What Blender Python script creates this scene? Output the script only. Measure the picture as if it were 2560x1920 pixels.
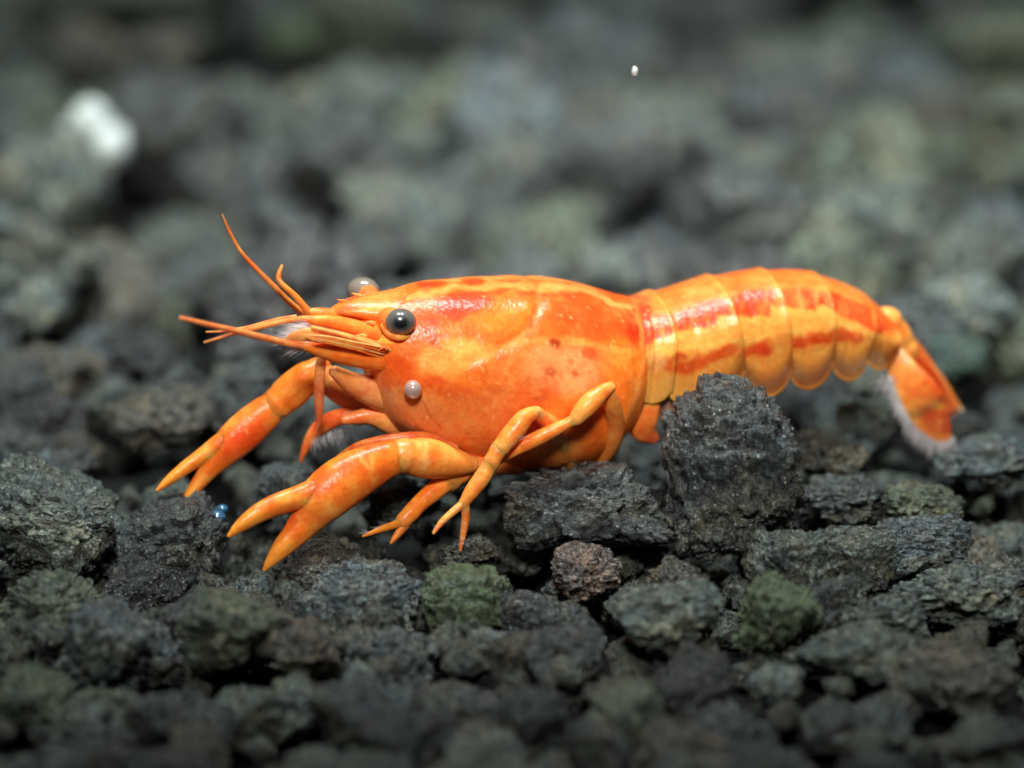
import bpy, bmesh, math, random
import numpy as np
from math import radians, sin, cos, tan, pi

random.seed(7)
RNG = np.random.default_rng(7)
for o in list(bpy.data.objects):
    bpy.data.objects.remove(o)
scene = bpy.context.scene
C = scene.collection
MM = 0.001                                   # all positions below are in millimetres

# ------------------------------------------------------------------ camera
K = 0.0175                                   # mm per photo pixel (2560 wide) at the focus distance
DIST, ELEV = 200.0, radians(20)
AIM = np.array([0.0, 0.0, 6.3])
FWD = np.array([0, cos(ELEV), -sin(ELEV)])
UPV = np.array([0, sin(ELEV), cos(ELEV)])
RGT = np.array([1.0, 0, 0])
CAM = AIM - FWD * DIST
cd = bpy.data.cameras.new('camera')
cam = bpy.data.objects.new('camera', cd)
C.objects.link(cam)
cam.location = CAM * MM
cam.rotation_euler = (pi / 2 - ELEV, 0, 0)
cd.sensor_width = 36
cd.lens = 36 * DIST / (2560 * K)
cd.clip_start, cd.clip_end = 0.005, 20
cd.dof.use_dof = True
cd.dof.focus_distance = (DIST - 4.2) * MM
cd.dof.aperture_fstop = 25
scene.camera = cam

# ------------------------------------------------------------------ light
w = bpy.data.worlds.new('World')
scene.world = w
w.use_nodes = True
bg = w.node_tree.nodes['Background']
bg.inputs[0].default_value = (0.62, 0.78, 0.86, 1)
bg.inputs[1].default_value = 0.022


def area(name, loc, aim, size, power, col, spread=180):
    l = bpy.data.lights.new(name, 'AREA')
    l.shape, l.size, l.energy, l.color = 'DISK', size * MM, power, col
    l.spread = radians(spread)
    o = bpy.data.objects.new(name, l)
    C.objects.link(o)
    o.location = np.array(loc) * MM
    d = np.array(aim, float) - np.array(loc, float)
    from mathutils import Vector
    o.rotation_euler = Vector(d).to_track_quat('-Z', 'Y').to_euler()
    return o


# two small lamps of the tank hood overhead, plus an added front fill to brighten the animal's side
area('aquarium_lamp', (-34, 2, 230), (0, 35, 0), 24, 0.031, (0.93, 1.0, 0.96), 41)
area('aquarium_lamp', (30, 6, 230), (0, 35, 0), 24, 0.031, (0.88, 0.98, 1.0), 41)
area('front_fill', (0, -155, 165), (4, 16, 13), 60, 0.0150, (1.0, 0.97, 0.92), 20)
scene.view_settings.view_transform = 'Standard'
scene.view_settings.look = 'None'
scene.view_settings.gamma = 1
scene.view_settings.exposure = 0
scene.view_settings.use_curve_mapping = False
scene.render.engine = 'CYCLES'
scene.cycles.use_denoising = True
scene.cycles.max_bounces = 10
scene.cycles.transparent_max_bounces = 16
scene.cycles.caustics_reflective = False
scene.cycles.caustics_refractive = False

# ------------------------------------------------------------------ helpers: pixels, noise, meshes
YAW = radians(18)
PV = np.array([-sin(YAW), cos(YAW), 0.0])    # across the animal, pointing to its far side


def Y0(px):
    return (np.asarray(px, float) - 1300) * K * tan(YAW)


def at(px, py, y):
    """point at depth y (mm) seen at photo pixel px, py"""
    px, py, y = np.broadcast_arrays(np.asarray(px, float), np.asarray(py, float), np.asarray(y, float))
    d = FWD * DIST + (px[..., None] - 1280) * K * RGT + (960 - py[..., None]) * K * UPV
    t = (y - CAM[1]) / d[..., 1]
    return CAM + d * t[..., None]


def S(px, py, lat=0.0):
    return at(px, py, Y0(px) + lat)


def ground_y(py, z=0.0):
    d = FWD * DIST + (960 - py) * K * UPV
    return CAM[1] + d[1] * (z - CAM[2]) / d[2]


def project(P):
    q = P - CAM
    z = q @ FWD
    return 1280 + (q @ RGT) / z * DIST / K, 960 - (q @ UPV) / z * DIST / K


def lin(c):
    c = np.asarray(c, float) / 255.0
    return np.where(c <= 0.04045, c / 12.92, ((c + 0.055) / 1.055) ** 2.4)


def _hash(ix, iy, iz, seed):
    h = (ix.astype(np.int64) * 374761393 + iy.astype(np.int64) * 668265263 + iz.astype(np.int64) * 2147483647 + seed * 974634777) & 0xFFFFFFFF
    h = ((h ^ (h >> 13)) * 1274126177) & 0xFFFFFFFF
    h = ((h ^ (h >> 16)) * 2246822519) & 0xFFFFFFFF
    return ((h ^ (h >> 15)) & 0xFFFFFF) / float(0xFFFFFF)


def vnoise(P, seed=0):
    i = np.floor(P)
    f = P - i
    f = f * f * (3 - 2 * f)
    i = i.astype(np.int64)
    r = 0
    for dx in (0, 1):
        wx = f[:, 0] if dx else 1 - f[:, 0]
        for dy in (0, 1):
            wy = f[:, 1] if dy else 1 - f[:, 1]
            for dz in (0, 1):
                wz = f[:, 2] if dz else 1 - f[:, 2]
                r = r + wx * wy * wz * _hash(i[:, 0] + dx, i[:, 1] + dy, i[:, 2] + dz, seed)
    return r


def fbm(P, seed=0, octs=4):
    r, a, t = 0, 1.0, 0
    for k in range(octs):
        r = r + a * vnoise(P * 2 ** k, seed + 17 * k)
        t += a
        a *= 0.5
    return r / t


def worley(P, seed=0):
    i = np.floor(P).astype(np.int64)
    f1 = np.full(len(P), 9.0)
    idv = np.zeros(len(P))
    for dx in (-1, 0, 1):
        for dy in (-1, 0, 1):
            for dz in (-1, 0, 1):
                a, b, c = i[:, 0] + dx, i[:, 1] + dy, i[:, 2] + dz
                q0 = a + _hash(a, b, c, seed) - P[:, 0]
                q1 = b + _hash(a, b, c, seed + 1) - P[:, 1]
                q2 = c + _hash(a, b, c, seed + 2) - P[:, 2]
                d = q0 * q0 + q1 * q1 + q2 * q2
                m = d < f1
                f1 = np.where(m, d, f1)
                idv = np.where(m, _hash(a, b, c, seed + 3), idv)
    return np.sqrt(f1), idv


def spline(ctrl, n):
    """Catmull-Rom through rows of ctrl, n samples"""
    c = np.asarray(ctrl, float)
    m = len(c)
    e = np.vstack([2 * c[0] - c[1], c, 2 * c[-1] - c[-2]])
    d = np.linalg.norm(np.diff(c[:, :2], axis=0), axis=1) + 1e-6
    s = np.concatenate([[0], np.cumsum(d)])
    q = np.linspace(0, s[-1], n)
    k = np.clip(np.searchsorted(s, q, 'right') - 1, 0, m - 2)
    t = ((q - s[k]) / d[k])[:, None]
    p0, p1, p2, p3 = e[k], e[k + 1], e[k + 2], e[k + 3]
    return 0.5 * (2 * p1 + (p2 - p0) * t + (2 * p0 - 5 * p1 + 4 * p2 - p3) * t ** 2 + (3 * p1 - p0 - 3 * p2 + p3) * t ** 3)


def make_mesh(name, V, faces, smooth=True):
    """V in final mesh units; faces: list of integer arrays (n,3) or (n,4)"""
    me = bpy.data.meshes.new(name)
    faces = [np.asarray(f, np.int32) for f in faces if len(f)]
    V = np.asarray(V, np.float32)
    me.vertices.add(len(V))
    me.vertices.foreach_set('co', V.ravel())
    loops = np.concatenate([f.ravel() for f in faces])
    tot = np.concatenate([np.full(len(f), f.shape[1], np.int32) for f in faces])
    start = np.concatenate([[0], np.cumsum(tot)[:-1]]).astype(np.int32)
    me.loops.add(len(loops))
    me.loops.foreach_set('vertex_index', loops)
    me.polygons.add(len(tot))
    me.polygons.foreach_set('loop_start', start)
    me.polygons.foreach_set('use_smooth', np.full(len(tot), smooth))
    me.update(calc_edges=True)
    me.validate()
    return me


def new_obj(name, me, parent=None, mat=None):
    o = bpy.data.objects.new(name, me)
    C.objects.link(o)
    if parent:
        o.parent = parent
    if mat and me is not None and not me.materials:
        me.materials.append(mat)
    return o


def tag(o, label=None, cat=None, group=None, kind=None):
    for k, v in (('label', label), ('category', cat), ('group', group), ('kind', kind)):
        if v:
            o[k] = v
    return o


class Build:
    """collects grids of points with pigment, built as one mesh"""
    def __init__(self):
        self.V, self.F3, self.F4, self.col, self.clr, self.n = [], [], [], [], [], 0

    def grid(self, P, col, clear=0.0, close_v=False, cap0=False, cap1=False):
        n, m = P.shape[:2]
        idx = np.arange(n * m).reshape(n, m) + self.n
        a = idx if not close_v else np.hstack([idx, idx[:, :1]])
        q = np.stack([a[:-1, :-1], a[:-1, 1:], a[1:, 1:], a[1:, :-1]], -1).reshape(-1, 4)
        self.F4.append(q)
        self.V.append(P.reshape(-1, 3))
        self.col.append(np.broadcast_to(col, (n, m, 3)).reshape(-1, 3))
        self.clr.append(np.broadcast_to(clear, (n, m)).reshape(-1))
        self.n += n * m
        for flag, r in ((cap0, 0), (cap1, n - 1)):
            if flag:
                cpt = P[r].mean(0)
                self.V.append(cpt[None])
                self.col.append(np.broadcast_to(col, (n, m, 3))[r].mean(0)[None])
                self.clr.append(np.array([np.broadcast_to(clear, (n, m))[r].mean()]))
                ring = a[r]
                t = np.stack([ring[:-1], ring[1:], np.full(len(ring) - 1, self.n)], -1)
                self.F3.append(t if r == 0 else t[:, ::-1])
                self.n += 1
        return idx

    def build(self, name, mat, parent, origin, soften=0.0):
        V = (np.vstack(self.V) - np.asarray(origin)) * MM
        me = make_mesh(name, V, [np.vstack(x) for x in (self.F3, self.F4) if x])
        col = np.vstack(self.col)
        if soften > 0:
            Vm = np.vstack(self.V)
            a_ = 0.6 * fbm(Vm * 1.1, 71, 4) + 0.4 * fbm(Vm * 4.2, 72, 4) - 0.5
            sp_, id_ = worley(Vm * 3.0, 73)
            lo, hi = np.clip(-a_ * 3.2, 0, .6)[:, None], np.clip(a_ * 3.0, 0, .55)[:, None]
            col = col * (1 - lo) + col * np.array([0.88, 0.55, 0.40]) * lo
            col = col * (1 - hi) + (0.55 * col + 0.45 * lin((255, 190, 100))) * hi
            dots = (np.clip(1 - sp_ / 0.28, 0, 1) * (id_ > 0.80))[:, None] * 0.6
            col = col * (1 - dots) + lin((255, 206, 140)) * dots
        col = np.clip(col * (1 - soften) + lin((255, 186, 112)) * soften, 0, 1)
        clr = np.concatenate(self.clr)
        a = me.color_attributes.new('pigment', 'FLOAT_COLOR', 'POINT')
        a.data.foreach_set('color', np.hstack([col, np.ones((len(col), 1))]).astype(np.float32).ravel())
        b = me.attributes.new('clear', 'FLOAT', 'POINT')
        b.data.foreach_set('value', clr.astype(np.float32))
        bm = bmesh.new()
        bm.from_mesh(me)
        bmesh.ops.recalc_face_normals(bm, faces=bm.faces)
        bm.to_mesh(me)
        bm.free()
        return new_obj(name, me, parent, mat)


# ------------------------------------------------------------------ materials
def new_mat(name):
    m = bpy.data.materials.new(name)
    m.use_nodes = True
    nt = m.node_tree
    return m, nt, nt.nodes['Principled BSDF'], nt.nodes['Material Output']


def N(nt, kind, **kw):
    n = nt.nodes.new('ShaderNode' + kind)
    for k, v in kw.items():
        if k in n.inputs:
            n.inputs[k].default_value = v
        else:
            setattr(n, k, v)
    return n


def ramp(nt, src, stops):
    r = N(nt, 'ValToRGB')
    e = r.color_ramp.elements
    while len(e) < len(stops):
        e.new(0.5)
    for q, (p, c) in zip(e, stops):
        q.position = p
        q.color = (*c, 1) if len(c) == 3 else c
    nt.links.new(src, r.inputs[0])
    return r.outputs[0]


def mix(nt, fac, a, b, mode='MIX'):
    m = N(nt, 'Mix', data_type='RGBA', blend_type=mode)
    for sock, v in ((m.inputs[0], fac), (m.inputs[6], a), (m.inputs[7], b)):
        if hasattr(v, 'is_linked'):
            nt.links.new(v, sock)
        else:
            sock.default_value = v if not isinstance(v, tuple) or len(v) == 4 else (*v, 1)
    return m.outputs[2]


def math_node(nt, op, a, b=0.5, clamp=False):
    m = N(nt, 'Math', operation=op, use_clamp=clamp)
    for sock, v in ((m.inputs[0], a), (m.inputs[1], b)):
        if hasattr(v, 'is_linked'):
            nt.links.new(v, sock)
        else:
            sock.default_value = v
    return m.outputs[0]


def shell_material():
    m, nt, p, out = new_mat('orange_shell')
    L = nt.links.new
    col = N(nt, 'Attribute', attribute_name='pigment')
    clr = N(nt, 'Attribute', attribute_name='clear')
    tc = N(nt, 'TexCoord')
    n1 = N(nt, 'TexNoise', Scale=900.0, Detail=5.0, Roughness=0.6)
    L(tc.outputs['Object'], n1.inputs['Vector'])
    n2 = N(nt, 'TexNoise', Scale=4200.0, Detail=3.0, Roughness=0.6)
    L(tc.outputs['Object'], n2.inputs['Vector'])
    v = ramp(nt, n1.outputs[0], [(0.3, (0.90, 0.78, 0.68)), (0.5, (1, 1, 1)), (0.72, (1.03, 1.13, 1.25))])
    c = mix(nt, 1.0, col.outputs[0], v, 'MULTIPLY')
    v2 = ramp(nt, n2.outputs[0], [(0.3, (0.93, 0.86, 0.82)), (0.6, (1.02, 1.07, 1.1))])
    c = mix(nt, 1.0, c, v2, 'MULTIPLY')
    L(c, p.inputs['Base Color'])
    p.inputs['Roughness'].default_value = 0.30
    p.inputs['IOR'].default_value = 1.38
    p.inputs['Subsurface Weight'].default_value = 0.6
    p.inputs['Subsurface Radius'].default_value = (1.0, 0.42, 0.14)
    p.inputs['Subsurface Scale'].default_value = 0.00016
    vo = N(nt, 'TexVoronoi', Scale=5200.0)
    L(tc.outputs['Object'], vo.inputs['Vector'])
    hh = math_node(nt, 'ADD', n2.outputs[0], vo.outputs['Distance'])
    b = N(nt, 'Bump', Strength=0.22, Distance=0.00005)
    L(hh, b.inputs['Height'])
    L(b.outputs[0], p.inputs['Normal'])
    tr = N(nt, 'BsdfTransparent')
    tr.inputs[0].default_value = (0.96, 0.86, 0.74, 1)
    mx = N(nt, 'MixShader')
    L(clr.outputs['Fac'], mx.inputs[0])
    L(p.outputs[0], mx.inputs[1])
    L(tr.outputs[0], mx.inputs[2])
    L(mx.outputs[0], out.inputs[0])
    return m


def lava_material():
    m, nt, p, out = new_mat('lava_stone')
    L = nt.links.new
    oi = N(nt, 'ObjectInfo')
    tc = N(nt, 'TexCoord')
    off = N(nt, 'VectorMath', operation='ADD')
    L(tc.outputs['Object'], off.inputs[0])
    L(oi.outputs['Random'], off.inputs[1])
    vec = off.outputs[0]

    def noise(s, d=4.0, r=0.6):
        n = N(nt, 'TexNoise', Scale=s, Detail=d, Roughness=r)
        L(vec, n.inputs['Vector'])
        return n.outputs[0]
    nA, nB, nC = noise(2.2), noise(7.0, 6.0, 0.7), noise(26.0, 4.0, 0.7)
    base = mix(nt, 1.0, oi.outputs['Color'], ramp(nt, nB, [(0.33, (0.10, 0.10, 0.11)), (0.5, (0.75, 0.76, 0.76)), (0.66, (3.0, 3.0, 2.9))]), 'MULTIPLY')  # wide dark-to-light noise stands in for missing light and shade on the lumps
    base = mix(nt, 1.0, base, ramp(nt, nC, [(0.34, (0.30, 0.30, 0.32)), (0.52, (1, 1, 1)), (0.66, (2.4, 2.45, 2.4))]), 'MULTIPLY')
    brown = mix(nt, ramp(nt, nA, [(0.48, (0, 0, 0)), (0.68, (0.7, 0.7, 0.7))]), base, mix(nt, 1.0, base, (1.35, 1.02, 0.72), 'MULTIPLY'))
    brown = mix(nt, 1.0, brown, ramp(nt, noise(1.3, 3.0, 0.6), [(0.34, (0.62, 0.70, 0.78)), (0.5, (1, 1, 1)), (0.66, (1.35, 1.30, 1.08))]), 'MULTIPLY')
    # pale mineral flecks, kept bright so they also act as painted glints
    vo = N(nt, 'TexVoronoi', Scale=16.0)
    L(vec, vo.inputs['Vector'])
    sep = N(nt, 'SeparateColor')
    L(vo.outputs['Color'], sep.inputs[0])
    f1 = math_node(nt, 'GREATER_THAN', sep.outputs[0], 0.80)
    f2 = ramp(nt, vo.outputs['Distance'], [(0.12, (1, 1, 1)), (0.36, (0, 0, 0))])
    fl = math_node(nt, 'MULTIPLY', f1, f2)
    fleck = mix(nt, sep.outputs[1], (0.30, 0.37, 0.42, 1), (0.36, 0.36, 0.26, 1))
    c = mix(nt, fl, brown, fleck)
    # algae film grows on upper sides, amount per stone in the object colour's alpha
    geo = N(nt, 'NewGeometry')
    sz = N(nt, 'SeparateXYZ')
    L(geo.outputs['Normal'], sz.inputs[0])
    up = math_node(nt, 'MULTIPLY_ADD', sz.outputs[2], 0.5)
    up.node.inputs[2].default_value = 0.55
    am = math_node(nt, 'MULTIPLY', math_node(nt, 'MULTIPLY', up, oi.outputs['Alpha'], True), ramp(nt, noise(3.2, 5.0, 0.65), [(0.36, (0, 0, 0)), (0.58, (1, 1, 1))]), True)
    alg = ramp(nt, nC, [(0.3, (0.025, 0.042, 0.018)), (0.55, (0.075, 0.115, 0.045)), (0.75, (0.17, 0.23, 0.09))])
    c = mix(nt, am, c, alg)
    L(c, p.inputs['Base Color'])
    ro = N(nt, 'MapRange')
    ro.inputs[1].default_value, ro.inputs[2].default_value = 0.3, 0.7
    ro.inputs[3].default_value, ro.inputs[4].default_value = 0.10, 0.50
    L(nB, ro.inputs[0])
    L(ro.outputs[0], p.inputs['Roughness'])
    p.inputs['IOR'].default_value = 1.62
    b = N(nt, 'Bump', Strength=1.0, Distance=0.00014)
    L(nC, b.inputs['Height'])
    L(b.outputs[0], p.inputs['Normal'])
    L(b.outputs[0], p.inputs['Coat Normal'])
    L(ramp(nt, nA, [(0.42, (0, 0, 0)), (0.6, (0.7, 0.7, 0.7))]), p.inputs['Coat Weight'])
    p.inputs['Coat Roughness'].default_value = 0.14
    return m


def plain(name, col, rough=0.4, **kw):
    m, nt, p, out = new_mat(name)
    tc = N(nt, 'TexCoord')
    n = N(nt, 'TexNoise', Scale=kw.pop('scale', 900.0), Detail=4.0)
    nt.links.new(tc.outputs['Object'], n.inputs['Vector'])
    c = ramp(nt, n.outputs[0], [(0.3, tuple(np.array(col) * 0.7)), (0.7, tuple(np.minimum(np.array(col) * 1.25, 1)))])
    nt.links.new(c, p.inputs['Base Color'])
    p.inputs['Roughness'].default_value = rough
    for k, v in kw.items():
        p.inputs[k].default_value = v
    return m


SHELL, LAVA = shell_material(), lava_material()

# ------------------------------------------------------------------ lava stones
def ico(sub):
    bm = bmesh.new()
    bmesh.ops.create_icosphere(bm, subdivisions=sub, radius=1)
    V = np.array([v.co[:] for v in bm.verts])
    F = np.array([[v.index for v in f.verts] for f in bm.faces], np.int32)
    bm.free()
    return V / np.linalg.norm(V, axis=1)[:, None], F


ICO = {s: ico(s) for s in (3, 4, 6, 7)}


def lava_mesh(seed, sub, rough=1.0, crater=None, box=(1, 1, 1), blocky=1.0):
    """porous clinker lump, normalised to the unit box; box gives the proportions it will be scaled to"""
    D, F = ICO[sub]
    box = np.asarray(box, float)
    box = box / np.prod(box) ** (1 / 3)
    rg = np.random.default_rng(seed)
    nrm = rg.normal(size=(11, 3))
    nrm /= np.linalg.norm(nrm, axis=1)[:, None]
    h = rg.uniform(0.66, 1.0, 11)
    q = 10.0
    acc = np.full(len(D), (1 / 1.18) ** q)
    for n_, h_ in zip(nrm, h):
        acc += np.maximum(D @ n_ / h_, 0) ** q
    r = acc ** (-1 / q)
    so = seed * 3.7
    r = r * (1 + 0.42 * (fbm(D * box * r[:, None] * 1.8 + so, seed, 3) - 0.5) * 2)
    if crater is not None:
        cdir = np.asarray(crater, float)
        cdir = cdir / np.linalg.norm(cdir)
        ang = np.arccos(np.clip(D @ cdir, -1, 1))
        r = r - 0.42 * np.exp(-(ang / 0.42) ** 4) + 0.10 * np.exp(-((ang - 0.62) / 0.16) ** 2)
    P = D * box * r[:, None]
    if sub >= 4:
        f, idv = worley(P * 2.4 + so, seed + 5)
        r = r - 0.26 * rough * np.clip(1 - f / 0.5, 0, 1) ** 0.7 * (idv > 0.5)
        r = r + 0.12 * rough * np.clip(1 - f / 0.6, 0, 1) ** 0.6 * (idv < 0.3)
        f, idv = worley(P * 5.0 + so, seed + 9)
        r = r + 0.13 * rough * np.sqrt(np.clip(1 - (f / 0.72) ** 2, 0, 1)) * (0.1 + idv) - 0.06
        r = r - 0.14 * rough * np.clip(1 - f / 0.42, 0, 1) * (idv < 0.35)
    if sub >= 6:
        f, idv = worley(P * 11.0 + so, seed + 21)
        r = r + 0.070 * rough * np.sqrt(np.clip(1 - (f / 0.66) ** 2, 0, 1)) * idv
        r = r - 0.07 * rough * np.clip(1 - f / 0.45, 0, 1) * (idv < 0.3)
        f, idv = worley(P * 21.0 + so, seed + 33)
        r = r + 0.034 * rough * np.sqrt(np.clip(1 - (f / 0.66) ** 2, 0, 1)) * idv
        r = r - 0.025 * rough * np.clip(1 - f / 0.5, 0, 1) * (idv < 0.3)
    r = r + 0.07 * rough * (fbm(P * 7 + so, seed + 2, 4) - 0.5)
    P = D * np.maximum(r, 0.15)[:, None]
    P = P - P.mean(0)
    P = P / np.abs(P).max(0)            # fits the unit box
    P = np.sign(P) * np.abs(P) ** blocky
    me = make_mesh('lava_stone', P, [F])
    me.materials.append(LAVA)
    return me


FINE = [lava_mesh(100 + i, 7) for i in range(7)] + [lava_mesh(107 + i, 6) for i in range(2)]
MID = [lava_mesh(200 + i, 6) for i in range(8)]
CRATER = lava_mesh(321, 7, crater=(0.05, -0.9, 0.5))

TINTS = {
    'charcoal': ((0.030, 0.033, 0.033), 0.0),
    'bluegrey': ((0.050, 0.058, 0.061), 0.0),
    'grey': ((0.060, 0.065, 0.060), 0.10),
    'brown': ((0.054, 0.047, 0.038), 0.0),
    'red': ((0.080, 0.056, 0.049), 0.0),
    'olive': ((0.058, 0.063, 0.047), 0.25),
    'green': ((0.046, 0.056, 0.036), 0.9),
    'pale': ((0.12, 0.13, 0.125), 0.1),
    'black': ((0.016, 0.016, 0.017), 0.0),
    'teal': ((0.06, 0.10, 0.092), 0.3),
}
placed = []                                   # x, y, mean radius of stones so far


def stone(me, loc, rad, rot, tint, name='lava_stone'):
    o = bpy.data.objects.new(name, me)
    C.objects.link(o)
    o.location = np.asarray(loc) * MM
    o.scale = np.asarray(rad) * MM
    o.rotation_euler = rot
    t, a = TINTS[tint]
    j = random.uniform(0.75, 1.35) * 1.12
    o.color = (t[0] * j * 0.92, t[1] * j, t[2] * j, a)
    return o


# hero stones: photo box x0,y0,x1,y1, depth, depth radius, tint, mesh, label
HERO = [
    (1640, 940, 2015, 1420, -4.0, 2.6, 'charcoal', FINE[0], 'tall rugged charcoal lava stone standing before the tail of the crayfish'),
    (1235, 1150, 1700, 1400, -3.6, 2.6, 'charcoal', FINE[1], 'wide dark lava stone under the walking legs of the crayfish'),
    (-60, 1150, 345, 1470, -4.2, 3.2, 'grey', FINE[2], 'broad grey-brown lava stone beside the tip of the far claw'),
    (290, 1235, 575, 1480, -4.4, 2.3, 'charcoal', FINE[3], 'dark lava stone carrying the tip of the far claw'),
    (650, 1335, 965, 1570, -6.5, 2.4, 'brown', FINE[4], 'dark brown lava stone under the lower finger of the near claw'),
    (735, 1395, 1065, 1620, -9.0, 2.3, 'bluegrey', FINE[5], 'grey peaked lava stone next to the mossy green stone below the near claw'),
    (1045, 1405, 1300, 1620, -9.4, 2.2, 'green', FINE[6], 'green algae-covered lava stone below the walking leg tips'),
    (1335, 1350, 1560, 1520, -7.0, 1.9, 'red', FINE[7], 'reddish brown lava stone below the wide dark stone'),
    (1095, 1320, 1270, 1450, -4.7, 1.5, 'brown', FINE[8], 'small round brown porous stone under the forked leg tip'),
    (1860, 1305, 2100, 1520, -7.2, 2.2, 'grey', FINE[2], 'grey rounded lava stone at the foot of the tall charcoal stone'),
    (2010, 1315, 2260, 1500, -6.4, 2.2, 'grey', FINE[5], 'pale-topped lava slab with a dark underside below the tail'),
    (2150, 1285, 2440, 1430, -5.2, 2.0, 'bluegrey', FINE[4], 'blue-grey pitted lava stone on the slope below the tail'),
    (2150, 1195, 2420, 1340, -1.8, 2.2, 'olive', FINE[7], 'olive-tinged lava stone below the tail fan'),
    (2210, 1385, 2600, 1590, -9.0, 2.6, 'grey', FINE[0], 'big speckled grey lava stone beside the mossy stone below the tail'),
    (-40, 1395, 310, 1680, -10.5, 2.8, 'olive', FINE[1], 'grainy olive-grey lava stone in front of the broad grey-brown stone'),
    (90, 1490, 440, 1760, -13.5, 2.6, 'bluegrey', FINE[3], 'blurred grey lava stone before the grainy olive-grey stone'),
    (405, 1430, 730, 1700, -14.5, 2.4, 'olive', FINE[6], 'blurred olive lava stone leaning on a brown one'),
    (640, 1520, 870, 1720, -15.0, 2.2, 'brown', FINE[8], 'blurred brown lava stone before the grey peaked stone'),
    (860, 1550, 1110, 1740, -13.5, 2.2, 'bluegrey', FINE[0], 'blurred grey lava stone in front of the mossy green stone'),
    (1800, 1430, 2070, 1650, -11.5, 2.3, 'green', FINE[3], 'green mossy lava stone among grey ones below the tail'),
    (1500, 1430, 1810, 1640, -12.5, 2.4, 'grey', CRATER, 'lava stone with a wide hollow beside the mossy stone'),
    (1280, 1530, 1520, 1780, -14.5, 2.4, 'charcoal', CRATER, 'dark lava stone with a round black hole in its face'),
    (1850, 1630, 2010, 1800, -17.5, 1.6, 'pale', FINE[5], 'small pale pinkish lava stone below the mossy stone'),
    (2090, 1740, 2290, 1910, -21.0, 1.8, 'bluegrey', FINE[7], 'blurred teal-grey lava stone in front of the small pale pinkish one'),
    (1960, 1535, 2340, 1730, -14.5, 2.6, 'grey', FINE[1], 'blurred wide grey lava stone before the speckled grey stone'),
    (1165, 1550, 1300, 1680, -12.6, 1.3, 'pale', FINE[4], 'small pale smooth stone below the mossy green stone'),
    (2240, 1600, 2600, 1790, -16.5, 2.6, 'brown', FINE[6], 'blurred brownish lava stone below the speckled grey stone'),
    (-40, 1650, 190, 1830, -18.0, 2.2, 'olive', FINE[8], 'blurred olive lava stone before the blurred grey one'),
    (1020, 1690, 1300, 1880, -18.5, 2.4, 'charcoal', FINE[2], 'blurred charcoal lava stone before the small pale stone'),
    (480, 1690, 720, 1860, -19.0, 2.2, 'grey', FINE[4], 'blurred grey lava stone before the olive and brown pair'),
    (2085, 990, 2260, 1110, 6.5, 1.8, 'grey', FINE[5], 'grey lava stone with a pale edge under the tail base'),
    (1950, 1060, 2180, 1240, 3.0, 2.2, 'brown', FINE[2], 'dark brown lava stone in the shade under the tail'),
    (1990, 1165, 2260, 1320, -1.0, 2.2, 'charcoal', FINE[6], 'dark lava stone wedged between the tall charcoal stone and the olive one'),
    (2330, 1060, 2620, 1240, 3.5, 2.6, 'bluegrey', FINE[8], 'blue-grey lava stone beside the tip of the tail fan'),
    (590, 1150, 840, 1330, 0.5, 2.2, 'bluegrey', FINE[7], 'grey lava stone between the two claws'),
    (880, 1190, 1100, 1330, -1.5, 1.9, 'charcoal', FINE[3], 'dark lava stone under the wrist of the near claw'),
]
OWN = {0, 1, 2, 3, 4, 5, 6, 9, 10, 11}
for i, (x0, y0, x1, y1, y, ry, tint, me, lab) in enumerate(HERO):
    c = at((x0 + x1) / 2, (y0 + y1) / 2, y)
    sc_ = (CAM[1] - y) / (CAM[1] - 0)
    rx = (x1 - x0) / 2 * K * sc_ * 1.03
    hz = (y1 - y0) / 2 * K * sc_
    rz = math.sqrt(max(hz ** 2 - (ry * sin(ELEV)) ** 2, (0.45 * hz) ** 2)) / cos(ELEV)
    if i in OWN:
        me = lava_mesh(700 + i, 7, 1.0, None, (rx, ry, rz), 0.72)
    o = stone(me, c, (rx, ry, rz), (random.uniform(-.12, .12), random.uniform(-.12, .12), random.choice((0, pi)) + random.uniform(-.15, .15)), tint)
    tag(o, lab, 'stone', 'lava stones of the gravel bed')
    placed.append((c[0], c[1], 0.5 * (rx + ry)))

# backdrop stones one can point out
BACK = [
    (385, 725, 490, 900, 'olive', 'blurred yellow-olive lava stone behind the antennae'),
    (230, 810, 480, 960, 'black', 'blurred black lava stone behind the antennae tips'),
    (500, 880, 720, 1090, 'bluegrey', 'blurred grey rounded lava stone behind the far claw'),
    (250, 960, 560, 1150, 'brown', 'dark brownish lava stone behind the far claw fingers'),
    (2300, 820, 2500, 960, 'teal', 'blurred teal-green lava stone behind the tail fan'),
    (1440, 600, 1600, 760, 'pale', 'blurred pale blue-grey lava stone behind the back of the crayfish'),
    (1500, 330, 1700, 540, 'black', 'blurred black lava stone far behind the crayfish'),
    (640, 30, 820, 150, 'green', 'blurred green algae-covered stone far at the back'),
    (2050, 290, 2200, 400, 'red', 'blurred rusty lava stone far behind the tail'),
    (0, 690, 190, 850, 'pale', 'blurred pale greenish lava stone beyond the black stone behind the antennae'),
    (2280, 660, 2560, 830, 'pale', 'blurred light grey lava stone behind the arch of the tail'),
    (620, 480, 760, 640, 'bluegrey', 'blurred blue-grey lava stone beyond the long raised antenna'),
]
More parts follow.
